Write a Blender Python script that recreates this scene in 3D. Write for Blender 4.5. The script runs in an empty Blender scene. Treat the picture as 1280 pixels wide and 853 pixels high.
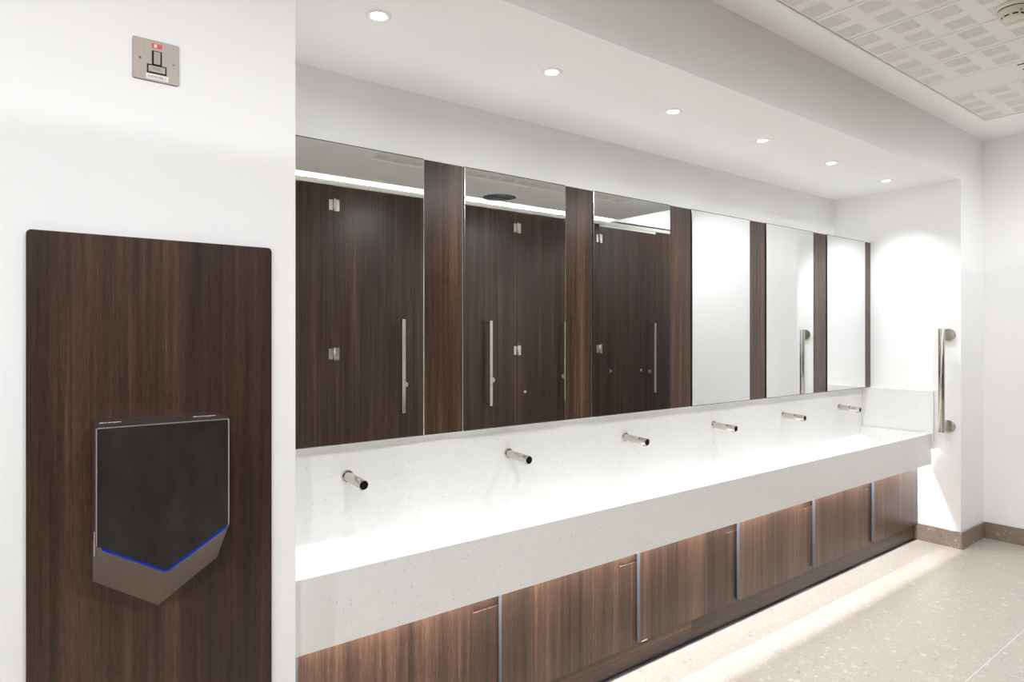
import bpy, bmesh, math, random
from mathutils import Vector, Matrix
random.seed(4)
PI = math.pi
scene = bpy.context.scene
COL = scene.collection

# ------------------------------------------------------------------ dimensions (metres)
CAM_H = 1.382
W_F = 1.546          # front wall plane (dryer wall, bulkhead face, pier face)
X_L = 0.521          # left end of the alcove
X_E = 4.800          # right end of the alcove
X_R = 5.206          # far wall of the room
Y_B = 2.357          # alcove back wall above the mirrors
Y_M = 2.095          # mirror faces
Z_C = 2.700          # room ceiling
Z_A = 2.380          # alcove ceiling
Y_C = -1.050         # cubicle fronts
MB_Z0, MB_Z1 = 1.006, 2.033
PITCH = 0.704

# ------------------------------------------------------------------ node helpers
def s2l(c):
    return tuple(((v/255.0)/12.92 if v/255.0 <= 0.04045 else ((v/255.0+0.055)/1.055)**2.4) for v in c) + (1.0,)

class NT:
    def __init__(self, name):
        self.m = bpy.data.materials.new(name); self.m.use_nodes = True
        self.t = self.m.node_tree; self.n = self.t.nodes; self.l = self.t.links
        self.b = self.n['Principled BSDF']
    def node(self, typ, **kw):
        nd = self.n.new(typ)
        for k, v in kw.items():
            if k in nd.inputs.keys() if isinstance(k, str) else False: nd.inputs[k].default_value = v
            else: setattr(nd, k, v)
        return nd
    def math(self, op, a, b=None, c=None, clamp=False):
        nd = self.n.new('ShaderNodeMath'); nd.operation = op; nd.use_clamp = clamp
        for i, v in enumerate((a, b, c)):
            if v is None: continue
            if isinstance(v, (int, float)): nd.inputs[i].default_value = v
            else: self.l.new(v, nd.inputs[i])
        return nd.outputs[0]
    def mix(self, fac, a, b):
        nd = self.n.new('ShaderNodeMix'); nd.data_type = 'RGBA'
        for sock, v in ((nd.inputs[0], fac), (nd.inputs[6], a), (nd.inputs[7], b)):
            if isinstance(v, (int, float)): sock.default_value = v
            elif isinstance(v, tuple): sock.default_value = v
            else: self.l.new(v, sock)
        return nd.outputs[2]
    def coord(self, scale=(1, 1, 1), rand=0.0):
        tc = self.n.new('ShaderNodeTexCoord')
        mp = self.n.new('ShaderNodeMapping'); mp.inputs['Scale'].default_value = scale
        src = tc.outputs['Object']
        if rand:
            oi = self.n.new('ShaderNodeObjectInfo')
            r = self.math('MULTIPLY', oi.outputs['Random'], rand)
            cb = self.n.new('ShaderNodeCombineXYZ'); self.l.new(r, cb.inputs[0]); self.l.new(r, cb.inputs[1]); self.l.new(r, cb.inputs[2])
            ad = self.n.new('ShaderNodeVectorMath'); ad.operation = 'ADD'
            self.l.new(src, ad.inputs[0]); self.l.new(cb.outputs[0], ad.inputs[1]); src = ad.outputs[0]
        self.l.new(src, mp.inputs['Vector'])
        return mp.outputs[0]
    def noise(self, vec, scale, detail=2.0, rough=0.5, dist=0.0):
        nd = self.n.new('ShaderNodeTexNoise'); self.l.new(vec, nd.inputs['Vector'])
        nd.inputs['Scale'].default_value = scale; nd.inputs['Detail'].default_value = detail
        nd.inputs['Roughness'].default_value = rough; nd.inputs['Distortion'].default_value = dist
        return nd.outputs['Fac']
    def vor(self, vec, scale, feature='F1'):
        nd = self.n.new('ShaderNodeTexVoronoi'); nd.feature = feature; self.l.new(vec, nd.inputs['Vector'])
        nd.inputs['Scale'].default_value = scale
        return nd
    def ramp(self, fac, stops, interp='LINEAR'):
        nd = self.n.new('ShaderNodeValToRGB'); nd.color_ramp.interpolation = interp
        e = nd.color_ramp.elements
        while len(e) < len(stops): e.new(0.5)
        for el, (p, c) in zip(e, stops): el.position = p; el.color = c
        self.l.new(fac, nd.inputs[0]); return nd.outputs[0]
    def set(self, **kw):
        for k, v in kw.items():
            s = self.b.inputs[{'color': 'Base Color', 'metal': 'Metallic', 'rough': 'Roughness', 'spec': 'Specular IOR Level',
                               'ecol': 'Emission Color', 'estr': 'Emission Strength', 'coat': 'Coat Weight', 'normal': 'Normal',
                               'crough': 'Coat Roughness'}[k]]
            if hasattr(v, 'is_linked'): self.l.new(v, s)
            else: s.default_value = v
        return self.m
    def bump(self, h, strength=0.1, dist=0.001):
        nd = self.n.new('ShaderNodeBump'); nd.inputs['Strength'].default_value = strength; nd.inputs['Distance'].default_value = dist
        self.l.new(h, nd.inputs['Height']); return nd.outputs[0]

def paint(name, c, rough=0.6, spec=0.3):
    t = NT(name); v = t.coord()
    n = t.noise(v, 3.0, 3.0)
    col = t.mix(n, s2l(tuple(x-3 for x in c)), s2l(tuple(min(255, x+2) for x in c)))
    fine = t.noise(v, 260.0, 2.0)
    return t.set(color=col, rough=rough, spec=spec, normal=t.bump(fine, 0.04, 0.0006))

def wood(name, axis='z', rough=0.3, lift=0.74, spec=0.5):
    t = NT(name)
    g = 0.018
    sc = (1, 1, g) if axis == 'z' else (g, 1, 1)
    v = t.coord(sc, rand=7.3)
    broad = t.noise(v, 14.0, 2.0, 0.55)
    mid = t.noise(v, 55.0, 3.0, 0.6)
    fine = t.noise(v, 240.0, 2.0, 0.6)
    sc2 = (1, 1, 0.06) if axis == 'z' else (0.06, 1, 1)
    pore = t.noise(t.coord(sc2, rand=3.1), 700.0, 1.0, 0.5)
    a = t.math('MULTIPLY', broad, 0.55)
    a = t.math('ADD', a, t.math('MULTIPLY', mid, 0.55))
    a = t.math('ADD', a, t.math('MULTIPLY', fine, 0.30))
    a = t.math('ADD', a, t.math('MULTIPLY', t.math('SUBTRACT', pore, 0.5), 0.30))
    def C(r, gg, b): return tuple(min(1.0, x*lift) for x in s2l((r, gg, b))[:3]) + (1,)
    col = t.ramp(a, [(0.50, C(42, 33, 30)), (0.62, C(60, 45, 38)), (0.74, C(76, 56, 45)), (0.86, C(98, 73, 58)), (0.95, C(116, 88, 71))])
    r = t.math('MULTIPLY_ADD', pore, 0.10, rough-0.05)
    return t.set(color=col, rough=r, spec=spec, normal=t.bump(pore, 0.06, 0.0004))

def metal(name, c, rough, brushed=None):
    t = NT(name)
    if brushed:
        v = t.coord(brushed); n = t.noise(v, 500.0, 2.0)
        col = t.mix(n, s2l(tuple(max(0, x-10) for x in c)), s2l(tuple(min(255, x+8) for x in c)))
        return t.set(color=col, metal=1.0, rough=t.math('MULTIPLY_ADD', n, 0.12, rough-0.06))
    n = t.noise(t.coord(), 30.0, 2.0)
    return t.set(color=s2l(c), metal=1.0, rough=t.math('MULTIPLY_ADD', n, 0.03, rough))

def plastic(name, c, rough=0.4, spec=0.5):
    t = NT(name); n = t.noise(t.coord(), 60.0, 2.0)
    col = t.mix(n, s2l(tuple(max(0, x-3) for x in c)), s2l(tuple(min(255, x+3) for x in c)))
    return t.set(color=col, rough=rough, spec=spec)

def emit(name, c, strength):
    t = NT(name)
    return t.set(color=(0.8, 0.8, 0.8, 1), ecol=tuple(c)+(1,), estr=strength)

M = {}
M['wall'] = paint('white_wall_paint', (249, 249, 249))
M['ceil'] = paint('white_ceiling_paint', (250, 250, 249), 0.8, 0.2)
M['tile'] = paint('ceiling_tile_metal', (243, 241, 237), 0.6, 0.3)
M['felt'] = plastic('acoustic_felt', (196, 190, 180), 0.9, 0.1)
M['woodV'] = wood('dark_walnut_laminate', 'z', 0.34)
M['woodG_lit'] = wood('glossy_walnut_lit_copy', 'z', 0.22, 0.95)  # same walnut, glossier; colour raised in place of sheen and room light
M['woodC_lit'] = wood('walnut_cubicle_lit_copy', 'z', 0.34, 0.8)  # same walnut, colour lifted to stand in for light on the cubicles
M['woodH'] = wood('walnut_laminate_horizontal', 'x', 0.34, 1.15)
M['woodD_lit'] = wood('walnut_cupboard_lit_copy', 'z', 0.34, 1.32)  # same walnut, LED light on the doors put into a lighter colour
M['steel'] = metal('brushed_steel', (196, 190, 182), 0.26, (1, 1, 0.02))
M['satin'] = metal('satin_steel', (215, 210, 202), 0.22)
M['chrome'] = metal('polished_chrome', (205, 200, 192), 0.10)
M['alu'] = metal('grey_aluminium', (150, 155, 162), 0.38)
M['rail'] = paint('pale_grey_rail', (205, 202, 194), 0.5)
M['edge'] = plastic('grey_edge_band', (96, 101, 109), 0.55, 0.3)
M['black'] = plastic('black_plastic', (8, 8, 9), 0.45, 0.15)
M['dark'] = plastic('dark_backing', (22, 21, 20), 0.7, 0.2)
M['whitep'] = plastic('white_plastic', (236, 235, 232), 0.4)
M['cream'] = plastic('cream_plastic', (224, 216, 202), 0.45)
M['label'] = plastic('white_label', (232, 234, 238), 0.5)
M['ink'] = plastic('grey_ink', (96, 98, 106), 0.6)
M['letter'] = plastic('pale_lettering', (205, 208, 214), 0.5)
M['engrave'] = plastic('engraved_grey', (120, 112, 104), 0.5)
M['bezel'] = plastic('white_bezel', (240, 240, 238), 0.35)
M['neon'] = None
t = NT('red_neon_lens'); M['neon'] = t.set(color=s2l((190, 30, 28)), rough=0.25, ecol=(1.0, 0.03, 0.03, 1), estr=0.12)
M['neonhot'] = emit('neon_glow', (1.0, 0.16, 0.08), 0.5)
M['lens'] = emit('downlight_lens', (1.0, 0.98, 0.95), 14.0)
M['fill_lens'] = emit('added_fill_lens', (1.0, 0.97, 0.93), 14.0)  # lens of the added, unseen room lamps
M['cove'] = emit('cove_led', (1.0, 1.0, 1.0), 420.0)
M['led'] = emit('under_trough_led', (1.0, 0.99, 0.99), 125.0)
t = NT('blue_line'); M['blue'] = t.set(color=(0.002, 0.006, 0.06, 1), rough=0.5, spec=0.1, ecol=(0.0, 0.018, 0.22, 1), estr=1.0)
M['red'] = plastic('red_dot', (150, 40, 36), 0.4)
t = NT('mirror_silver'); n_ = t.noise(t.coord(), 2.0, 1.0)
M['mirror'] = t.set(color=t.mix(n_, (0.86, 0.885, 0.875, 1), (0.87, 0.89, 0.88, 1)), metal=1.0, rough=0.0)
M['glassedge'] = plastic('dark_green_glass_edge', (14, 30, 28), 0.15)
t = NT('bevel_glass'); M['bevel'] = t.set(color=(0.85, 0.89, 0.9, 1), metal=1.0, rough=0.12)

# quartz
t = NT('white_speckled_quartz'); v = t.coord()
vo = t.vor(v, 95.0); sep = t.n.new('ShaderNodeSeparateColor'); t.l.new(vo.outputs['Color'], sep.inputs[0])
thr = t.math('MULTIPLY', t.math('POWER', sep.outputs[0], 3.0), 0.24)
spk = t.math('LESS_THAN', vo.outputs['Distance'], thr)
vo2 = t.vor(v, 230.0); sep2 = t.n.new('ShaderNodeSeparateColor'); t.l.new(vo2.outputs['Color'], sep2.inputs[0])
spk2 = t.math('LESS_THAN', vo2.outputs['Distance'], t.math('MULTIPLY', t.math('POWER', sep2.outputs[1], 2.0), 0.25))
base = t.mix(t.noise(v, 40.0, 3.0), s2l((228, 227, 224)), s2l((236, 235, 233)))
shade = t.mix(sep.outputs[2], s2l((150, 148, 142)), s2l((205, 203, 198)))
col = t.mix(t.math('MULTIPLY', spk2, 0.35), base, s2l((190, 188, 182)))
col = t.mix(t.math('MULTIPLY', spk, 0.65), col, shade)
M['quartz'] = t.set(color=col, rough=0.22, spec=0.5)

# limestone
def stone(name, c0, c1, peb, gry, joints):
    t = NT(name); v = t.coord()
    n1 = t.noise(v, 6.0, 6.0, 0.65); n2 = t.noise(v, 85.0, 3.0, 0.6)
    col = t.mix(t.math('MULTIPLY_ADD', n2, 0.5, t.math('MULTIPLY', n1, 0.5)), s2l(c0), s2l(c1))
    warp = t.n.new('ShaderNodeTexNoise'); t.l.new(v, warp.inputs['Vector']); warp.inputs['Scale'].default_value = 22.0
    vm = t.n.new('ShaderNodeVectorMath'); vm.operation = 'MULTIPLY_ADD'
    t.l.new(warp.outputs['Color'], vm.inputs[0]); vm.inputs[1].default_value = (0.025, 0.025, 0.025); t.l.new(v, vm.inputs[2])
    for sc, amp, pw, st in ((11.0, 0.36, 8.0, 0.6), (30.0, 0.42, 3.6, 0.75), (75.0, 0.45, 2.0, 0.6), (150.0, 0.5, 1.6, 0.4)):
        vo = t.vor(vm.outputs[0], sc); sp = t.n.new('ShaderNodeSeparateColor'); t.l.new(vo.outputs['Color'], sp.inputs[0])
        m_ = t.math('LESS_THAN', vo.outputs['Distance'], t.math('MULTIPLY', t.math('POWER', sp.outputs[0], pw), amp))
        tone = t.mix(t.math('GREATER_THAN', sp.outputs[1], 0.82), t.mix(sp.outputs[2], s2l(c1), s2l(peb)), s2l(gry))
        col = t.mix(t.math('MULTIPLY', m_, st), col, tone)
    if joints:
        tc = t.n.new('ShaderNodeTexCoord'); sx = t.n.new('ShaderNodeSeparateXYZ'); t.l.new(tc.outputs['Object'], sx.inputs[0])
        fx = t.math('ABSOLUTE', t.math('SUBTRACT', t.math('FRACT', t.math('DIVIDE', t.math('ADD', sx.outputs[0], 100*1.21-2.63+0.605), 1.21)), 0.5))
        fy = t.math('ABSOLUTE', t.math('SUBTRACT', t.math('FRACT', t.math('DIVIDE', t.math('ADD', sx.outputs[1], 100*1.21-0.945+0.605), 1.21)), 0.5))
        j = t.math('MAXIMUM', t.math('MULTIPLY', t.math('LESS_THAN', fx, 0.0011), 0.5), t.math('LESS_THAN', fy, 0.0012))
        col = t.mix(t.math('MULTIPLY', j, 0.8), col, s2l((226, 226, 222)))
    return t.set(color=col, rough=0.32, spec=0.45)
M['floor'] = stone('limestone_floor', (164, 156, 147), (190, 182, 173), (217, 211, 204), (148, 149, 150), True)
M['skirt'] = stone('limestone_skirting', (124, 108, 97), (152, 136, 124), (206, 195, 183), (116, 108, 102), False)

# ------------------------------------------------------------------ mesh builder
class MB:
    def __init__(self): self.bm = bmesh.new(); self.mats = []
    def mi(self, mat):
        if mat not in self.mats: self.mats.append(mat)
        return self.mats.index(mat)
    def _new(self, faces, mat, smooth=False):
        i = self.mi(mat)
        for f in faces: f.material_index = i; f.smooth = smooth
    def box(self, x0, x1, y0, y1, z0, z1, mat, bev=0.0, seg=1):
        bm2 = bmesh.new()
        vs = [bm2.verts.new((x, y, z)) for x in (x0, x1) for y in (y0, y1) for z in (z0, z1)]
        for q in ((0, 1, 3, 2), (4, 6, 7, 5), (0, 4, 5, 1), (2, 3, 7, 6), (0, 2, 6, 4), (1, 5, 7, 3)):
            bm2.faces.new([vs[k] for k in q])
        bmesh.ops.recalc_face_normals(bm2, faces=bm2.faces[:])
        if bev > 0: bmesh.ops.bevel(bm2, geom=bm2.edges[:], offset=bev, segments=seg, affect='EDGES', profile=0.5)
        self.merge(bm2, mat, seg > 1)
    def merge(self, bm2, mat, smooth=False, M4=None):
        if M4 is not None: bm2.transform(M4)
        mp = {v: self.bm.verts.new(v.co) for v in bm2.verts}
        fs = []
        for f in bm2.faces:
            try: fs.append(self.bm.faces.new([mp[v] for v in f.verts]))
            except ValueError: pass
        self._new(fs, mat, smooth); bm2.free()
        return fs
    def cyl(self, p0, p1, r0, mat, r1=None, seg=32, bev=0.0, smooth=True):
        p0, p1 = Vector(p0), Vector(p1); d = p1-p0; L = d.length
        r1 = r0 if r1 is None else r1
        q = Vector((0, 0, 1)).rotation_difference(d.normalized()).to_matrix().to_4x4()
        prof = [(0, 0), (r0-bev, 0), (r0, bev), (r1, L-bev), (r1-bev, L), (0, L)] if bev else [(0, 0), (r0, 0), (r1, L), (0, L)]
        self.lathe(prof, mat, Matrix.Translation(p0) @ q, seg, smooth)
    def lathe(self, prof, mat, M4, seg=32, smooth=True):
        rings = []
        for r, z in prof:
            if r <= 1e-7: rings.append([self.bm.verts.new(M4 @ Vector((0, 0, z)))])
            else: rings.append([self.bm.verts.new(M4 @ Vector((r*math.cos(2*PI*k/seg), r*math.sin(2*PI*k/seg), z))) for k in range(seg)])
        fs = []
        for (ra, a), (rb, b) in zip(zip(prof, rings), zip(prof[1:], rings[1:])):
            for k in range(seg):
                k2 = (k+1) % seg
                if len(a) == 1 and len(b) == 1: continue
                if len(a) == 1: f = [a[0], b[k2], b[k]]
                elif len(b) == 1: f = [a[k], a[k2], b[0]]
                else: f = [a[k], a[k2], b[k2], b[k]]
                fc = self.bm.faces.new(f)
                flat = abs(ra[1]-rb[1]) < 1e-7
                fc.smooth = smooth and not flat; fc.material_index = self.mi(mat); fs.append(fc)
        # split flat caps so shading stays crisp
        return fs
    def prism(self, poly, axis, a, b, mat, bev=0.0):
        """poly: 2D points; axis 'x' -> (y,z), 'y' -> (x,z), 'z' -> (x,y)"""
        bm2 = bmesh.new()
        def P(p, t): return {'x': (t, p[0], p[1]), 'y': (p[0], t, p[1]), 'z': (p[0], p[1], t)}[axis]
        A = [bm2.verts.new(P(p, a)) for p in poly]; B = [bm2.verts.new(P(p, b)) for p in poly]
        bm2.faces.new(A); bm2.faces.new(B[::-1]); n = len(poly)
        for k in range(n): bm2.faces.new([A[k], B[k], B[(k+1) % n], A[(k+1) % n]])
        bmesh.ops.recalc_face_normals(bm2, faces=bm2.faces[:])
        if bev: bmesh.ops.bevel(bm2, geom=bm2.edges[:], offset=bev, segments=1, affect='EDGES')
        self.merge(bm2, mat)
    def face(self, pts, mat):
        f = self.bm.faces.new([self.bm.verts.new(p) for p in pts]); self._new([f], mat)
    def build(self, name, parent=None, loc=None):
        me = bpy.data.meshes.new(name)
        bmesh.ops.remove_doubles(self.bm, verts=self.bm.verts[:], dist=1e-6) if False else None
        if loc is not None: self.bm.transform(Matrix.Translation(-Vector(loc)))
        self.bm.normal_update()
        self.bm.to_mesh(me); self.bm.free()
        for m_ in self.mats: me.materials.append(m_)
        o = bpy.data.objects.new(name, me); COL.objects.link(o)
        if parent is not None: o.parent = parent
        elif loc is not None: o.location = loc
        return o

def tag(o, label=None, cat=None, group=None, kind=None):
    if label: o['label'] = label
    if cat: o['category'] = cat
    if group: o['group'] = group
    if kind: o['kind'] = kind
    return o
def thing(name, loc, label, cat, group=None):
    o = bpy.data.objects.new(name, None); COL.objects.link(o); o.location = loc; o.empty_display_size = 0.05
    return tag(o, label, cat, group)
def copy_tree(o, parent=None):
    c = o.copy(); COL.objects.link(c)
    if parent is not None: c.parent = parent
    for ch in [x for x in o.children]: copy_tree(ch, c)
    return c
def text_mesh(name, s, size, M4, mat, parent, loc, extrude=0.0003, bold=False):
    cu = bpy.data.curves.new(name, 'FONT'); cu.body = s; cu.size = size; cu.extrude = extrude
    cu.align_x = 'CENTER'; cu.align_y = 'CENTER'
    if bold: cu.offset = size*0.02
    o = bpy.data.objects.new(name+'_curve', cu); COL.objects.link(o)
    dg = bpy.context.evaluated_depsgraph_get(); dg.update()
    me = bpy.data.meshes.new_from_object(o.evaluated_get(dg))
    bpy.data.objects.remove(o); bpy.data.curves.remove(cu)
    me.transform(Matrix.Translation(-Vector(loc)) @ M4); me.materials.clear(); me.materials.append(mat); me.name = name
    ob = bpy.data.objects.new(name, me); COL.objects.link(ob); ob.parent = parent
    return ob
def struct(name, mb, label=None): return tag(mb.build(name), label, None, None, 'structure')

# ------------------------------------------------------------------ room shell
XN, XF_, YR = -2.2, 7.6, -2.7
b = MB(); b.box(XN-.1, XF_+.1, YR-.1, 2.46, -0.1, 0.0, M['floor']); struct('floor', b)
b = MB(); b.box(XN, X_L, W_F, 2.46, 0, Z_C, M['wall']); struct('wall_left', b)
b = MB()
b.box(X_L, X_E, 2.166, 2.46, 0, 1.008, M['wall']); struct('wall_back_lower', b)
b = MB(); b.box(X_L, X_E, 2.106, Y_B, 1.008, MB_Z1, M['wall']); struct('wall_back_boxing', b)
b = MB(); b.box(X_L, X_E, Y_B, 2.46, 1.008, Z_A, M['wall']); struct('wall_back', b)
b = MB(); b.box(X_E, XF_, W_F, 2.46, 0, Z_C, M['wall']); struct('wall_right_pier', b)
b = MB(); b.box(X_R, XF_, 0.115, W_F, 0, Z_C, M['wall']); struct('wall_right', b)
b = MB(); b.box(X_L, X_E, W_F, 2.46, Z_A, Z_C, M['ceil']); struct('ceiling_bulkhead', b)
b = MB(); b.box(XN-.1, XN, YR, 2.46, 0, Z_C, M['wall']); struct('wall_near', b)
b = MB(); b.box(XF_, XF_+.1, YR, 2.46, 0, 3.2, M['wall']); struct('wall_end', b)
b = MB(); b.box(XN-.1, XF_+.1, YR-.1, YR, 0, 3.2, M['wall']); struct('wall_rear', b)
# main ceiling: plasterboard with an opening for the tiled field, a cove slot along the cubicles
TX0, TX1, TY0, TY1 = 2.058, 4.724, -0.31, 1.398
XS = 5.46
b = MB()
b.box(XN, TX0, -0.96, W_F, Z_C, Z_C+.09, M['ceil']); b.box(TX1, XS, -0.96, W_F, Z_C, Z_C+.09, M['ceil'])
b.box(TX0, TX1, -0.96, TY0, Z_C, Z_C+.09, M['ceil']); b.box(TX0, TX1, TY1, W_F, Z_C, Z_C+.09, M['ceil'])
b.box(XN, XS, YR, -0.96, Z_C+.05, Z_C+.09, M['ceil'])          # top of the cove slot
b.box(TX0-.02, TX1+.02, TY0-.02, TY1+.02, Z_C+.09, Z_C+.11, M['ceil'])
b.box(XS, XF_, W_F, 2.46, Z_C, Z_C+.09, M['ceil'])
b.box(XS, XF_, YR, W_F, 3.10, 3.19, M['ceil']); b.box(XS, XS+.02, YR, W_F, Z_C+.09, 3.10, M['ceil'])
struct('ceiling', b)
b = MB()                                                        # header wall above the cubicles past the slot
b.box(XS, XF_, Y_C-.10, Y_C-.004, 2.70, 3.10, M['wall']); struct('wall_header', b)
# trim round the tiled field
b = MB()
for (x0, x1, y0, y1) in ((TX0, TX1, TY1-.010, TY1), (TX0, TX1, TY0, TY0+.010), (TX1-.010, TX1, TY0+.010, TY1-.010), (TX0, TX0+.010, TY0+.010, TY1-.010)):
    b.box(x0, x1, y0, y1, Z_C-.003, Z_C+.02, M['tile'], 0.001)
struct('trim_1', b)
# skirtings
def skirt(name, x0, x1, y0, y1):
    b = MB(); b.box(x0, x1, y0, y1, 0.0, 0.109, M['skirt'], 0.002); struct(name, b)
skirt('baseboard_alcove', X_E-.012, X_E, W_F-.012, 1.812)
skirt('baseboard_pier', X_E, X_R, W_F-.012, W_F)
skirt('baseboard_right', X_R-.012, X_R, 0.115, W_F-.012)
skirt('baseboard_left', XN, X_L, W_F-.012, W_F)

# ------------------------------------------------------------------ ceiling tiles
NT_, TP = 9, 0.2953
def tile_mesh(plain=False):
    b = MB(); wd = TP-.005; L0, L1 = TY0+.012, TY1-.012
    xs = [(0.0, None)]
    if not plain:
        # slotted blocks: two columns of ten slots, repeated along the tile
        xb = []
        for c0 in (0.021, 0.1685):
            ns = 10; p = 0.0945/ns
            for k in range(ns): xb.append((c0+k*p, c0+k*p+p*0.45))
        yb = []
        y = 1.380
        while y-0.095 > L0+.01:
            yb.append((y-0.095, y)); y -= 0.155
        def cuts(lo, hi, segs):
            out = []; cur = lo
            for a, c in sorted(segs): out.append((cur, a, False)); out.append((a, c, True)); cur = c
            out.append((cur, hi, False)); return out
        CX, CY = cuts(0.0, wd, xb), cuts(L0, L1, yb)
        d = 0.006
        for (xa, xc, sx) in CX:
            if not sx:
                b.face([(xa, L0, 0), (xa, L1, 0), (xc, L1, 0), (xc, L0, 0)], M['tile']); continue
            for (ya, yc, sy) in CY:
                if sx and sy:
                    b.face([(xa, ya, d), (xa, yc, d), (xc, yc, d), (xc, ya, d)], M['felt'])
                    b.face([(xa, ya, 0), (xa, yc, 0), (xa, yc, d), (xa, ya, d)], M['tile']); b.face([(xc, ya, 0), (xc, ya, d), (xc, yc, d), (xc, yc, 0)], M['tile'])
                    b.face([(xa, ya, 0), (xa, ya, d), (xc, ya, d), (xc, ya, 0)], M['tile']); b.face([(xa, yc, 0), (xc, yc, 0), (xc, yc, d), (xa, yc, d)], M['tile'])
                else:
                    b.face([(xa, ya, 0), (xa, yc, 0), (xc, yc, 0), (xc, ya, 0)], M['tile'])
        for p in ([(0, L0, 0), (0, L0, .03), (0, L1, .03), (0, L1, 0)], [(wd, L0, 0), (wd, L1, 0), (wd, L1, .03), (wd, L0, .03)],
                  [(0, L0, 0), (wd, L0, 0), (wd, L0, .03), (0, L0, .03)], [(0, L1, 0), (0, L1, .03), (wd, L1, .03), (wd, L1, 0)],
                  [(0, L0, .03), (wd, L0, .03), (wd, L1, .03), (0, L1, .03)]): b.face(p, M['tile'])
    else:
        b.box(0, wd, L0, L1, 0, .03, M['tile'], 0.001)
    return b
order = ['first', 'second', 'third', 'fourth', 'fifth', 'sixth', 'seventh', 'eighth']
base_tile = None
PLAIN = 6                                                       # index of the plain panel
kn = 0
for k in range(NT_):
    x = TX0+.005+k*TP
    if k == PLAIN:
        o = tile_mesh(True).build('ceiling_panel'); o.location = (x, 0, Z_C+.002)
        tag(o, 'plain off-white ceiling panel with two black slots between the slotted ceiling tiles', 'ceiling panel')
        b = MB()
        for i, xx in enumerate((0.040, 0.124)): b.box(xx, xx+.012, 0.80, 1.012, -0.0012, 0.0, M['black'])
        s = b.build('slot', o)
        continue
    if base_tile is None:
        base_tile = tile_mesh().build('ceiling_tile'); o = base_tile
    else:
        o = base_tile.copy(); COL.objects.link(o)
    o.location = (x, 0, Z_C+.002)
    if k < PLAIN:
        n = PLAIN-1-k
        lab = 'slotted off-white ceiling tile ' + ('directly left of the plain ceiling panel' if n == 0 else order[n]+' to the left of the plain ceiling panel')
    else:
        lab = 'slotted off-white ceiling tile ' + {1: 'next to the plain panel, on its far-wall side', 2: 'between that and', 3: 'at the far end of the tiled field'}[k-PLAIN if k-PLAIN < 2 else (3 if k == NT_-1 else 2)]
        if k == PLAIN+2 and k != NT_-1: lab = 'slotted off-white ceiling tile last but one before the far wall'
    tag(o, lab, 'ceiling tile', 'slotted ceiling tiles')

# ------------------------------------------------------------------ downlights
def downlight(loc, label, group, lensmat, power, size_deg, blend, nm='recessed_downlight'):
    root = thing(nm, loc, label, 'downlight', group)
    b = MB(); b.lathe([(0.0262, -0.0004), (0.028, -0.0032), (0.039, -0.0022), (0.041, 0.0), ], M['bezel'], Matrix.Identity(4), 40)
    b.lathe([(0.0235, -0.0003), (0.0262, -0.0004)], M['edge'], Matrix.Identity(4), 40, False)
    b.build('bezel', root)
    b = MB(); b.lathe([(0.0, -0.0004), (0.0235, -0.0004)], lensmat, Matrix.Identity(4), 32, False); b.build('lens', root)
    ld = bpy.data.lights.new('downlight_beam', 'SPOT'); ld.energy = power; ld.spot_size = math.radians(size_deg); ld.spot_blend = blend
    ld.shadow_soft_size = 0.012; ld.color = (0.955, 0.98, 1.0)
    lo = bpy.data.objects.new('downlight_beam', ld); COL.objects.link(lo); lo.parent = root; lo.location = (0, 0, -0.006)
    return root
P_ALC, P_FILL = 29.0, 51.0
pos_names = ['nearest the hand dryer wall, left end of row', 'second from the left of the row', 'third from the left of the row',
             'third from the right of the row', 'second from the right of the row', 'at the right end, by the alcove end wall']
for k in range(6):
    downlight((0.886+0.7155*k, 1.857, Z_A), 'small round alcove ceiling downlight ' + pos_names[k], 'alcove downlights', M['lens'], P_ALC, 103, 1.0)
for k, (x, y_, pf) in enumerate(((-1.3, -0.25, 1.08), (-0.25, -0.25, 1.05), (0.8, -0.25, 1.02), (2.9, 0.22, 0.75), (4.45, 0.35, 0.85))):  # invented room lamps, set out of view to brighten walls and floor
    downlight((x, y_, Z_C+(0.0019 if x > TX0 else 0)), 'added unseen fill downlight in the room ceiling before the hand dryer wall, ' + ['first', 'second', 'third', 'fourth', 'fifth'][k] + ' along', 'added fill lights', M['fill_lens'], P_FILL*pf, 180, 0.75, 'added_fill_light')

downlight((6.3, -0.35, 3.10), 'added unseen fill downlight in the higher passage ceiling past the cubicle light strip', 'added fill lights', M['fill_lens'], P_FILL*0.8, 180, 0.75, 'added_fill_light')  # another added lamp out of view, to whiten the wall above the cubicles

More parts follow.
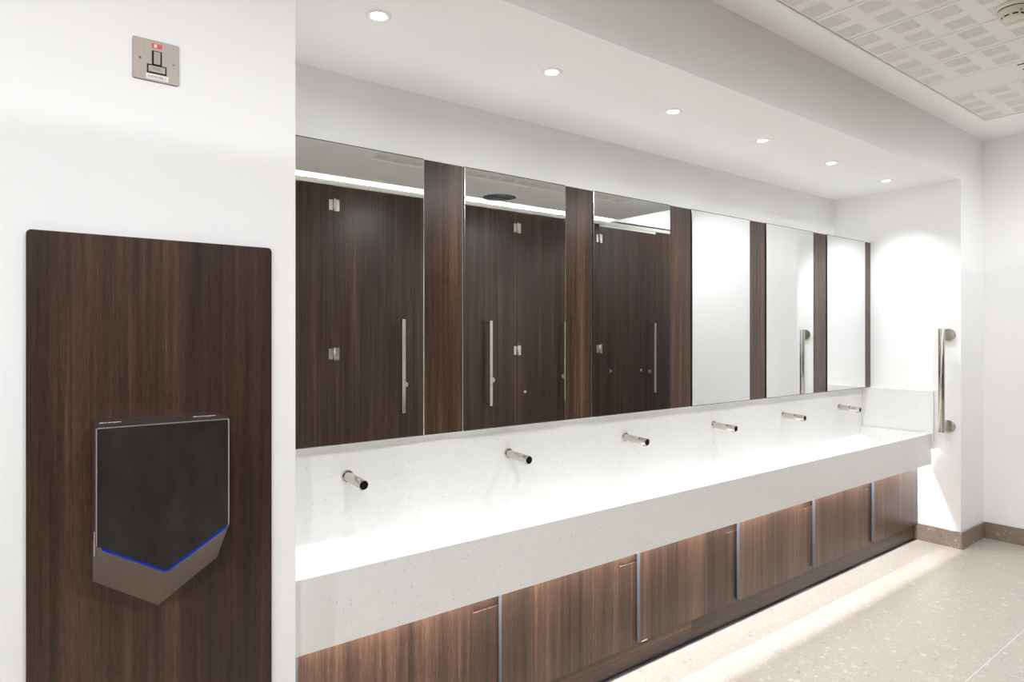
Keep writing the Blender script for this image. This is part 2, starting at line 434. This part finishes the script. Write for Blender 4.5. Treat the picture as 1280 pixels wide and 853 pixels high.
# ------------------------------------------------------------------ mirrors and walnut strips
mx = [(0.657, 1.184)] + [(1.361+PITCH*k-(0.009 if k else 0), 1.888+PITCH*k) for k in range(5)]
mx = [(0.657, 1.184), (1.361, 1.888), (2.056, 2.594), (2.767, 3.294), (3.459, 4.000), (4.172, 4.708)]
mdesc = ['leftmost mirror pane showing a cubicle door with two hinges and one long handle', 'second mirror pane from the left showing two cubicle handles and a round vent',
         'third mirror pane from the left showing one cubicle door with handle near its right side', 'fourth mirror pane from the left reflecting only white wall',
         'fifth mirror pane from the left showing the grab bar reflected', 'narrow last mirror pane at the right end by the alcove end wall']
for k, (x0, x1) in enumerate(mx):
    b = MB(); bv = 0.0035
    z0, z1, y0, y1 = MB_Z0, MB_Z1, Y_M, Y_M+.011
    F = [(x0+bv, y0, z0+bv), (x1-bv, y0, z0+bv), (x1-bv, y0, z1-bv), (x0+bv, y0, z1-bv)]
    G = [(x0, y0+.002, z0), (x1, y0+.002, z0), (x1, y0+.002, z1), (x0, y0+.002, z1)]
    H = [(p[0], y1, p[2]) for p in G]
    b.face(F, M['mirror'])
    for i in range(4):
        j = (i+1) % 4
        b.face([G[i], G[j], F[j], F[i]], M['bevel'] if i % 2 else M['glassedge']); b.face([H[i], H[j], G[j], G[i]], M['glassedge'])  # bottom bevel coloured dark for the shadow line under the mirror; top one follows
    b.face(H[::-1], M['glassedge'])
    o = b.build('mirror_pane', loc=(x0, Y_M, z0))
    tag(o, mdesc[k], 'mirror', 'mirror panes over the trough')
pil = [(X_L+.001, 0.654)] + [(mx[k][1]+.003, mx[k+1][0]-.006) for k in range(5)] + [(4.711, X_E-.001)]
pdesc = ['dark walnut strip hidden behind the dryer wall corner, left of all mirrors', 'dark walnut strip between the first and second mirrors', 'dark walnut strip between the second and third mirrors', 'dark walnut strip between the third and fourth mirrors',
         'dark walnut strip between the fourth and fifth mirrors', 'dark walnut strip between the fifth and last mirrors', 'narrow dark walnut strip between last mirror and alcove end wall']
for k, (x0, x1) in enumerate(pil):
    b = MB(); b.box(x0, x1, Y_M+.005, Y_M+.011, MB_Z0, MB_Z1-.001, M['woodG_lit'], 0.0008)
    tag(b.build('walnut_strip', loc=(x0, Y_M+.005, MB_Z0)), pdesc[k], 'wood strip', 'walnut strips between the mirrors')

# ------------------------------------------------------------------ trough
T0, T1 = X_L+.001, 4.772
RIM, APB = 0.727, 0.524
YF, YBK = 1.705, 2.150
tr = thing('trough_sink', ((T0+T1)/2, 1.92, APB), 'long white speckled stone wash trough running along the alcove under six taps', 'sink')
L = tr.location
b = MB()
XI = 4.755                                                     # inner end of the basin
prof_f = [(YF, APB), (YF, RIM-.0015), (YF+.0015, RIM), (YF+.034, RIM), (YF+.036, RIM-.003), (YF+.040, 0.634), (1.90, 0.632), (2.033, 0.636), (YBK, 0.671), (YBK, 0.655), (2.03, 0.622), (1.90, 0.620), (YF+.022, 0.620), (YF+.022, APB)]
b.prism(prof_f, 'x', T0, XI, M['quartz'])
b.prism([(YF, APB), (YF, RIM-.0015), (YF+.0015, RIM), (YBK, RIM), (YBK, 0.620), (YF+.022, 0.620), (YF+.022, APB)], 'x', XI, T1, M['quartz'])
b.build('basin', tr, L)
b = MB(); b.box(T0, 4.779, YBK, YBK+.014, 0.655, 1.0075, M['quartz']); b.build('backsplash', tr, L)
b = MB(); b.box(4.780, X_E, 1.697, YBK+.014, 0.622, 1.0075, M['quartz'], 0.0012); b.build('end_splash', tr, L)
# LED under the trough
lt = thing('under_trough_light', (2.65, 1.760, 0.62), 'thin white light strip under the trough, behind its front face', 'light strip')
b = MB(); b.box(T0+.01, 4.77, 1.752, 1.768, 0.6112, 0.6195, M['alu']); b.build('housing', lt, lt.location)
b = MB(); b.face([(T0+.01, 1.7545, 0.6040), (T0+.01, 1.7650, 0.6105), (4.77, 1.7650, 0.6105), (4.77, 1.7545, 0.6040)], M['led']); b.build('diffuser', lt, lt.location)

# ------------------------------------------------------------------ taps
def make_tap():
    r = thing('wall_tap', (0, 0, 0), '', 'tap', 'sensor taps over the trough')
    tilt = -0.05
    R4 = Matrix.Rotation(PI/2+tilt*-1, 4, 'X')                  # local z -> -y, slightly down
    b = MB(); b.lathe([(0, 0), (0.0215, 0), (0.0215, 0.004), (0.0195, 0.0065), (0, 0.0065)], M['chrome'], Matrix.Rotation(PI/2, 4, 'X'), 40); b.build('flange', r)
    b = MB(); b.lathe([(0.0165, 0.004), (0.0165, 0.139), (0.0158, 0.1405), (0.0150, 0.1405)], M['chrome'], R4, 40); b.build('spout', r)
    b = MB(); b.lathe([(0.0150, 0.1402), (0.0, 0.1402)], M['black'], R4, 40, False); b.lathe([(0.004, 0.1405), (0.0, 0.1408)], M['dark'], R4, 16); b.build('sensor_window', r)
    b = MB()
    p = R4 @ Vector((0, -0.0, 0.124)); b.cyl((p.x, p.y, p.z-.0155), (p.x, p.y, p.z-.0215), 0.0075, M['chrome'], seg=24, bev=0.001)
    b.build('outlet', r)
    return r
tdesc = ['leftmost tap, polished steel with round black end, nearest the hand dryer', 'second tap from the left on the splashback', 'third tap from the left on the splashback',
         'fourth tap from the left on the splashback', 'fifth tap from the left, second from the alcove end wall', 'last tap at the right, beside the alcove end wall']
tap = make_tap()
for k in range(6):
    o = tap if k == 0 else copy_tree(tap)
    o.location = (0.906+0.7075*k, YBK, 0.884); o['label'] = tdesc[k]

# ------------------------------------------------------------------ vanity cabinets
YD, YS = 1.794, 1.812
cdesc = ['walnut cupboard at the left end of the trough beside the dryer wall', 'second walnut cupboard from the left under the trough', 'third walnut cupboard from the left, its door edge nearest the plinth joint',
         'fourth walnut cupboard from the left under the trough', 'fifth walnut cupboard from the left, next to the last', 'last walnut cupboard at the right beside the alcove end wall']
ZT = 0.612
for k in range(6):
    xd = 0.609+0.708*k
    x_end = xd+0.590 if k < 5 else X_E-.0125
    x_st = xd-0.118 if k else X_L+.001
    r = thing('vanity_cupboard', ((x_st+x_end)/2, 2.0, 0.10), cdesc[k], 'cupboard', 'walnut cupboards under the trough')
    L = r.location
    def woodbox(nm, x0, x1, y0, y1, z0, z1, mat, bev=0.0006):
        b = MB(); b.box(x0, x1, y0, y1, z0, z1, mat, bev); o = b.build(nm, loc=(x0, y0, z0)); o.parent = r; o.location = Vector((x0, y0, z0))-L; return o
    woodbox('carcass', x_st, x_end, 1.835, 2.145, 0.105, 0.585, M['dark'])
    woodbox('door', xd+.0016, x_end, YD, YS-.002, 0.107, ZT, M['woodD_lit'])
    woodbox('edge_band', xd, xd+.0015, YD, YS-.002, 0.107, ZT, M['edge'], 0.0003)
    woodbox('filler_panel', x_st, xd+.03, YS, YS+.016, 0.1, 0.438, M['woodD_lit'])
    woodbox('top_rail', x_st, x_end-.002, YS+.005, YS+.02, 0.4395, 0.585, M['woodH'])
    if k < 5: woodbox('back_panel', xd+.031, x_end-.002, YS, YS+.016, 0.107, 0.438, M['woodD_lit'])
    if k == 2: woodbox('bottom_clip', xd+.012, xd+.045, YD-.0015, YD, 0.1085, 0.1115, M['label'], 0.0003)
for (x0, x1, lab) in ((X_L+.001, 2.393, 'dark walnut plinth board under the cupboards, left of the plinth joint'), (2.3945, X_E-.0125, 'dark walnut plinth board under the cupboards, right of the plinth joint')):
    b = MB(); b.box(x0, x1, 1.813, 1.829, 0.007, 0.1055, M['woodH'], 0.0006)
    tag(b.build('plinth_board', loc=(x0, 1.813, 0.012)), lab, 'plinth', 'plinth boards')
b = MB(); b.box(X_L+.001, X_E-.013, 1.797, 1.833, 0.0, 0.0035, M['alu']); b.box(X_L+.001, X_E-.013, 1.820, 1.833, 0.0, 0.007, M['dark'])
tag(b.build('plinth_seal', loc=(X_L, 1.797, 0)), 'thin grey sealing strip on the floor along the plinth', 'floor strip')

# ------------------------------------------------------------------ grab bar
g = thing('grab_bar', (X_E, 1.612, 1.0), 'vertical brushed steel grab bar on the white alcove end wall', 'grab bar')
L = g.location
b = MB(); b.cyl((4.722, 1.629, 0.747), (4.722, 1.629, 1.418), 0.0185, M['steel'], seg=40, bev=0.002); b.build('bar', g, L)
for z in (1.379, 0.783):
    b = MB(); b.cyl((X_E-.0012, 1.614, z), (X_E-.013, 1.614, z), 0.040, M['steel'], seg=40, bev=0.002); f = b.build('flange', g, L)
    b = MB(); b.cyl((X_E-.013, 1.614, z), (X_E-.040, 1.614, z), 0.016, M['chrome'], seg=28); b.cyl((X_E-.036, 1.614, z), (4.736, 1.629, z), 0.014, M['chrome'], seg=28); b.build('stand_off', f)
# hatch in the pier face
b = MB(); b.box(4.938, 5.150, W_F-.0016, W_F, 1.059, 1.261, M['wall'], 0.0006); struct('pier_hatch', b)

# ------------------------------------------------------------------ dryer panel and hand dryer
def round_rect(x0, x1, z0, z1, r, seg=6):
    pts = []
    for cx, cz, a0 in ((x1-r, z1-r, 0), (x0+r, z1-r, 90), (x0+r, z0+r, 180), (x1-r, z0+r, 270)):
        for k in range(seg+1):
            a = math.radians(a0+90*k/seg); pts.append((cx+r*math.cos(a), cz+r*math.sin(a)))
    return pts
b = MB(); b.prism(round_rect(0.004, 0.462, 0.125, 1.583, 0.009), 'y', W_F-.010, W_F, M['woodV'])
tag(b.build('wall_panel', loc=(0.004, W_F, 0.125)), 'tall dark walnut panel with rounded corners on the white wall behind the hand dryer', 'wall panel')

hd = thing('hand_dryer', (0.227, W_F-.009, 0.83), 'dark metallic V-shaped hand dryer with blue light line on the walnut panel', 'hand dryer')
L = hd.location
t = NT('dark_smudged_metal'); v = t.coord((1, 1, 0.5)); n1 = t.noise(v, 9.0, 4.0, 0.6); n2 = t.noise(v, 30.0, 4.0, 0.6)
sm = t.math('MULTIPLY', n1, n2)
M['cover'] = t.set(color=t.mix(sm, s2l((38, 35, 32)), s2l((86, 83, 82))), metal=0.3, rough=t.math('MULTIPLY_ADD', n1, 0.10, 0.25))
t = NT('taupe_metal'); n1 = t.noise(t.coord((0.05, 1, 1)), 400.0, 2.0)
M['taupe'] = t.set(color=t.mix(n1, s2l((138, 126, 117)), s2l((152, 140, 131))), metal=0.35, rough=0.38)
M['topd'] = metal('dark_taupe_metal', (120, 108, 103), 0.45)
M['silver'] = metal('silver_edge', (208, 206, 202), 0.3)
z = CAM_H
xl, xr, xc = 0.109, 0.345, 0.2274
yf, yb = 1.440, W_F-.009
front = [(xl, z-.177), (xr, z-.177), (xr, z-.401), (xc, z-.473), (xl, z-.401)]
back = [(xl+.002, z-.174), (xr-.002, z-.174), (xr-.002, z-.492), (xc, z-.565), (xl+.002, z-.492)]
def loft(polyA, ya, polyB, yb_, mats, caps=(True, True)):
    b = MB(); n = len(polyA)
    A = [(p[0], ya, p[1]) for p in polyA]; B = [(p[0], yb_, p[1]) for p in polyB]
    if caps[0]: b.face(A[::-1], mats[-1])
    if caps[1]: b.face(B, mats[-1])
    for k in range(n): b.face([A[k], A[(k+1) % n], B[(k+1) % n], B[k]], mats[k])
    bmesh.ops.remove_doubles(b.bm, verts=b.bm.verts[:], dist=1e-6); bmesh.ops.recalc_face_normals(b.bm, faces=b.bm.faces[:])
    return b
# upper body (top and sides), lower V nozzle
up_f = [(xl, z-.177), (xr, z-.177), (xr, z-.401), (xl, z-.401)]; up_b = [(xl+.002, z-.174), (xr-.002, z-.174), (xr-.002, z-.415), (xl+.002, z-.415)]
loft(up_f, yf, up_b, yb, [M['topd'], M['topd'], M['topd'], M['topd'], M['topd']]).build('casing', hd, L)
lo_f = [(xl+.0005, z-.4012), (xr-.0005, z-.4012), (xc, z-.4728)]; lo_b = [(xl+.0022, z-.4152), (xr-.0022, z-.4152), (xr-.002, z-.492), (xc, z-.558), (xl+.002, z-.492)]
b = MB()
A = [(xl, yf, z-.4015), (xr, yf, z-.4015), (xc, yf, z-.473)]
B = [(xl+.002, yb, z-.4155), (xr-.002, yb, z-.4155), (xr-.002, yb, z-.497), (xc, yb, z-.5745), (xl+.002, yb, z-.497)]
b.face([A[0], A[2], A[1]], M['taupe']); b.face([B[0], B[1], B[2], B[3], B[4]], M['taupe'])
b.face([A[0], A[1], B[1], B[0]], M['taupe']); b.face([A[1], B[2], B[1]], M['taupe']); b.face([A[1], A[2], B[3], B[2]], M['taupe'])
b.face([A[2], A[0], B[4], B[3]], M['taupe']); b.face([A[0], B[0], B[4]], M['taupe'])
bmesh.ops.remove_doubles(b.bm, verts=b.bm.verts[:], dist=1e-6); bmesh.ops.recalc_face_normals(b.bm, faces=b.bm.faces[:])
b.build('nozzle', hd, L)
cov = [(xl+.0026, z-.1796), (xr-.0026, z-.1796), (xr-.0026, z-.400), (xc, z-.470), (xl+.0026, z-.400)]
b = MB(); b.prism(cov, 'y', yf-.0035, yf, M['cover']); b.build('cover', hd, L)
b = MB()
w = .0024
b.box(xl+.0025, xr-.0025, yf-.0038, yf, z-.1796, z-.1796+w, M['silver'], 0.0008)
b.box(xl, xl+w, yf-.0038, yf, z-.400, z-.1796+w*.6, M['silver'], 0.0008); b.box(xr-w, xr, yf-.0038, yf, z-.400, z-.1796+w*.6, M['silver'], 0.0008)
b.build('edge_trim', hd, L)
b = MB()
for sx in (-1, 1):
    x0, x1 = (xl+.009, xc-.0015) if sx < 0 else (xc+.0022, xr-.005)
    def zz(x): return z-.4015-(.0715)*(1-abs(x-xc)/(xc-xl if x < xc else xr-xc))
    h = .0017
    b.prism([(x0, zz(x0)+h), (x1, zz(x1)+h), (x1, zz(x1)-h), (x0, zz(x0)-h)], 'y', yf-.0042, yf-.0005, M['blue'])
b.build('light_line', hd, L)
flat_top = Matrix.Translation((0.137, 1.500, z-.1742)) @ Matrix.Scale(1, 4)
text_mesh('lettering', 'dyson', 0.016, Matrix.Translation((0.137, 1.497, z-.1749)), M['letter'], hd, L, 0.0004, True)
text_mesh('lettering', 'airblade', 0.014, Matrix.Translation((0.308, 1.492, z-.1749)), M['letter'], hd, L, 0.0004, True)
side = Matrix.Translation((xl+.0003, 1.478, z-.405)) @ Matrix.Rotation(PI/2, 4, 'X') @ Matrix.Rotation(-PI/2, 4, 'Y') @ Matrix.Rotation(PI/2, 4, 'Z')
text_mesh('lettering', 'airblade', 0.015, side, M['letter'], hd, L, 0.0006, True)

# ------------------------------------------------------------------ fused switch
px0, px1, pz0, pz1 = 0.181, 0.2686, CAM_H+.536, CAM_H+.6225
sw = thing('fused_switch', ((px0+px1)/2, W_F, (pz0+pz1)/2), 'square brushed steel switch plate with red light, on white wall above the walnut panel', 'switch')
L = sw.location; pw, ph = px1-px0, pz1-pz0
def fx(u): return px0+u*pw
def fz(v_): return pz1-v_*ph
ypl = W_F-.0035
M['plate'] = metal('brushed_plate', (150, 142, 135), 0.5, (1, 1, 0.02))
b = MB(); b.prism(round_rect(px0, px1, pz0, pz1, 0.004), 'y', ypl, W_F, M['plate'], 0.0004); b.build('face_plate', sw, L)
def sbox(nm, u0, u1, v0, v1, dep, mat, par, bev=0.0003, y0=None):
    y0 = ypl if y0 is None else y0
    b = MB(); b.box(fx(u0), fx(u1), y0-dep, y0, fz(v1), fz(v0), mat, bev)
    o = b.build(nm, par, L if par is sw else None)
    if par is not sw: o.data.transform(Matrix.Translation(-L))
    return o
nl = sbox('neon_indicator', .40, .625, .085, .19, .0008, M['neon'], sw)
sbox('neon_bulb', .455, .51, .105, .17, .0004, M['neonhot'], nl, 0.0001, ypl-.0008)
fr = sbox('rocker_surround', .405, .62, .255, .60, .0008, M['black'], sw)
b = MB(); b.prism([(ypl-.0008, fz(.285)), (ypl-.0008, fz(.585)), (ypl-.0022, fz(.585)), (ypl-.0042, fz(.285))], 'x', fx(.44), fx(.585), M['plate'], 0.0003); b.build('rocker', sw, L)
sbox('fuse_surround', .30, .72, .60, .815, .0008, M['black'], sw)
fh = sbox('fuse_holder', .33, .69, .63, .785, .0009, M['plate'], sw, 0.0003, ypl-.0008)
face = lambda u, v_, dep: Matrix.Translation((fx(u), ypl-dep, fz(v_))) @ Matrix.Rotation(PI/2, 4, 'X')
text_mesh('lettering', 'FUSE', 0.0075, face(.51, .708, .0019), M['engrave'], sw, L, 0.0001)
sbox('paper_label', .275, .76, .83, .965, .0004, M['label'], sw, 0.0001)
text_mesh('lettering', 'H/DRYER.1', 0.0072, face(.52, .90, .0005), M['ink'], sw, L, 0.0001)
for u in (.15, .86):
    b = MB(); b.lathe([(0, 0.0016), (0.0014, 0.0014), (0.0026, 0.0006), (0.003, 0)], M['chrome'], face(u, .49, 0), 20); b.build('screw', sw, L)

# ------------------------------------------------------------------ toilet cubicles behind the camera (seen in the mirrors)
ZD0, ZD1 = 0.12, 2.637
def plus(o, off): o.location = Vector(o.location)+Vector(off); return o
def cub_panel(nm, x0, x1, label, group):
    b = MB(); b.box(x0, x1, Y_C-.020, Y_C, 0.0, ZD1+.004, M['woodC_lit'], 0.0008)
    return tag(b.build(nm, loc=(x0, Y_C, 0.0)), label, 'cubicle panel', group)
doors = [(1.047, 1.807, 1), (2.094, 2.853, 1), (3.032, 3.792, 1), (4.051, 4.809, 1), (5.233, 6.210, 1)]
posts = [(XN+.002, 1.045), (1.809, 2.092), (2.855, 3.030), (3.794, 4.049), (4.811, 5.231), (6.212, 7.598)]
pd = ['walnut cubicle panel at the near end, outside the mirrors', 'walnut cubicle panel at the left edge of the first mirror, left of the hinges', 'walnut cubicle panel right of the door seen in the first mirror',
      'narrow walnut cubicle panel between the two handles of the second mirror', 'walnut cubicle panel left of the door seen in the third mirror', 'walnut cubicle panel at the right edge of the third mirror']
for (x0, x1), lab in zip(posts, pd): cub_panel('cubicle_panel', x0, x1, lab, 'fixed cubicle panels')
dd = ['walnut cubicle door left of the first mirror view', 'walnut cubicle door reflected in the first mirror, two hinges left and a long handle right', 'walnut cubicle door reflected at the left of the second mirror',
      'walnut cubicle door reflected at the right of the second mirror, with a small stud', 'wide walnut cubicle door reflected in the third mirror, with two small studs']
hoff = [0.135, 0.135, 0.116, 0.150, 0.090]
studs = [[], [], [], [(4.149, -.598)], [(5.413, -.426), (5.934, -.434)]]
knobs = [0.094, 0.094, 0.063, 0.138, 0.131]
for i, (x0, x1, _) in enumerate(doors):
    r = thing('cubicle_door', (x0, Y_C, ZD0), dd[i], 'cubicle door', 'cubicle doors'); L = r.location
    b = MB(); zt = ZD1 if i < 4 else ZD1-.028
    b.box(x0, x1, Y_C-.020, Y_C, ZD0, zt, M['woodC_lit'], 0.0008); o = b.build('door_leaf', r, L)
    hx = x1-hoff[i]
    b = MB(); b.box(hx-.017, hx+.017, Y_C+.058, Y_C+.070, 0.672, 1.516, M['satin'], 0.003); h = b.build('pull_handle', r, L)
    b = MB()
    for zz_ in (0.690, 1.498): b.box(hx-.010, hx+.010, Y_C, Y_C+.059, zz_-.008, zz_+.008, M['satin'], 0.0015)
    b.build('handle_mount', h)
    bpy.data.objects[h.children[0].name].data.transform(Matrix.Translation(-L))
    b = MB(); b.cyl((x1-knobs[i], Y_C, 0.925), (x1-knobs[i], Y_C+.022, 0.925), 0.026, M['satin'], seg=28, bev=0.003); b.build('lock_rose', r, L)
    for (sx, sz) in studs[i]:
        b = MB(); b.cyl((sx, Y_C, CAM_H+sz), (sx, Y_C+.008, CAM_H+sz), 0.017, M['satin'], seg=20, bev=0.002); b.build('stud', r, L)
    for hz in (2.474, 1.215, 0.35):
        b = MB()
        b.box(x0+.010, x0+.046, Y_C+.0006, Y_C+.004, hz-.05, hz+.05, M['satin'], 0.0015)
        b.cyl((x0, Y_C+.0105, hz-.055), (x0, Y_C+.0105, hz+.055), 0.0095, M['satin'], seg=16)
        b.box(x0-.046, x0-.010, Y_C+.0006, Y_C+.004, hz-.045, hz+.045, M['satin'], 0.0015)
        b.build('hinge', r, L)
# head rail with the cove light behind its lip
LIP = CAM_H+1.298
b = MB(); b.box(XN+.002, XF_-.002, Y_C-.018, Y_C+.002, ZD1+.005, LIP, M['rail'], 0.001); b.box(XN+.002, XS, Y_C-.22, Y_C-.018, LIP-.014, LIP-.006, M['ceil'])
b.box(XN+.002, XF_-.002, Y_C+.0022, Y_C+.004, ZD1+.018, ZD1+.022, M['rail'])
tag(b.build('head_rail', loc=(XN, Y_C, ZD1)), 'pale grey metal head rail running along the tops of the walnut cubicles', 'rail')
b = MB(); b.box(5.235, 6.208, Y_C-.014, Y_C+.001, ZD1-.024, ZD1+.003, M['rail'], 0.001)
tag(b.build('door_closer_strip', loc=(5.235, Y_C, ZD1)), 'pale grey strip above the wide cubicle door of the third mirror', 'strip')
cv = thing('cove_light', (1.6, Y_C-.075, Z_C+.05), 'long bright white light strip above the cubicles, reflected along the mirror tops', 'light strip')
L = cv.location
b = MB(); b.box(XN+.01, XS-.01, Y_C-.092, Y_C-.068, LIP+.028, Z_C+.0495, M['bezel']); b.build('housing', cv, L)
b = MB(); zz_ = LIP+.0275; b.face([(XN+.01, Y_C-.0825, zz_), (XN+.01, Y_C-.0775, zz_), (XS-.01, Y_C-.0775, zz_), (XS-.01, Y_C-.0825, zz_)], M['cove']); b.build('diffuser', cv, L)
# round ceiling vent
vt = thing('round_vent', (3.64, -0.80, Z_C), 'round grey ceiling vent of concentric rings above the cubicles, seen in the second mirror', 'vent')
b = MB()
for r_ in (0.170,): b.lathe([(r_-.010, -.001), (r_-.008, -.006), (r_, -.006), (r_+.006, 0.0)], M['tile'], Matrix.Identity(4), 48)
b.build('outer_ring', vt)
for r_ in (0.132, 0.098, 0.064):
    b = MB(); b.lathe([(r_-.010, -.001), (r_-.008, -.005), (r_, -.005), (r_+.001, -.001)], M['alu'], Matrix.Identity(4), 40); b.build('ring', vt)
b = MB(); b.lathe([(0, -.005), (0.024, -.005), (0.030, -.001)], M['alu'], Matrix.Identity(4), 32); b.lathe([(0.030, -.0008), (0.162, -.0008)], M['edge'], Matrix.Identity(4), 40, False); b.build('core', vt)

# ------------------------------------------------------------------ smoke detector
sd = thing('smoke_detector', (3.160, 0.838, Z_C), 'cream round smoke detector with dark slots hanging from the tiled ceiling', 'smoke detector')
D = Matrix.Scale(-1, 4, (0, 0, 1))
b = MB(); b.lathe([(0, 0), (0.055, 0), (0.056, 0.004), (0.054, 0.014), (0.051, 0.015)], M['whitep'], D, 48); b.lathe([(0.051, 0.015), (0.049, 0.018)], M['black'], D, 48); b.build('mounting_base', sd)
b = MB(); b.lathe([(0.0495, 0.0175), (0.052, 0.019), (0.051, 0.032), (0.043, 0.037), (0.041, 0.039)], M['cream'], D, 48); b.lathe([(0.038, 0.042), (0.034, 0.050), (0.024, 0.054), (0, 0.055)], M['cream'], D, 48)
b.lathe([(0.041, 0.039), (0.038, 0.0425)], M['cream'], D, 48); b.build('head', sd)
for k in range(8):
    b = MB(); a0 = 2*PI*k/8+0.2
    pts = []
    for q in range(6):
        a = a0+q*0.105; pts.append((a,))
    for q in range(5):
        a, c = pts[q][0], pts[q+1][0]
        P = lambda an, rr, zz_: (rr*math.cos(an), rr*math.sin(an), -zz_)
        b.face([P(a, 0.0385, 0.0424), P(c, 0.0385, 0.0424), P(c, 0.0362, 0.0470), P(a, 0.0362, 0.0470)], M['black'])
    b.build('sensing_slot', sd)
b = MB(); b.cyl((-0.030, -0.034, -0.0385), (-0.030, -0.034, -0.0335), 0.003, M['red'], seg=12); b.build('indicator', sd)

# ------------------------------------------------------------------ world, camera, render settings
wd = bpy.data.worlds.new('World'); scene.world = wd; wd.use_nodes = True
wd.node_tree.nodes['Background'].inputs[0].default_value = (0.8, 0.82, 0.85, 1); wd.node_tree.nodes['Background'].inputs[1].default_value = 0.0
cd = bpy.data.cameras.new('camera'); cam = bpy.data.objects.new('camera', cd); COL.objects.link(cam)
cd.sensor_width = 36.0; cd.sensor_fit = 'HORIZONTAL'; cd.lens = 804.0/1280*36.0
cd.shift_x = 0.0; cd.shift_y = -8.5/1280; cd.clip_start = 0.02
al = math.pi/2-math.atan(1058/804.)
cam.location = (0, 0, CAM_H); cam.rotation_euler = (PI/2, 0, -al)
scene.camera = cam
vs = scene.view_settings
scene.display_settings.display_device = 'sRGB'
vs.view_transform = 'Standard'; vs.look = 'None'; vs.gamma = 1.0; vs.exposure = 0.56; vs.use_curve_mapping = False
cy = scene.cycles
cy.use_denoising = True; cy.max_bounces = 18; cy.diffuse_bounces = 12; cy.glossy_bounces = 6
cy.sample_clamp_indirect = 6.0; cy.caustics_reflective = True; cy.blur_glossy = 0.6
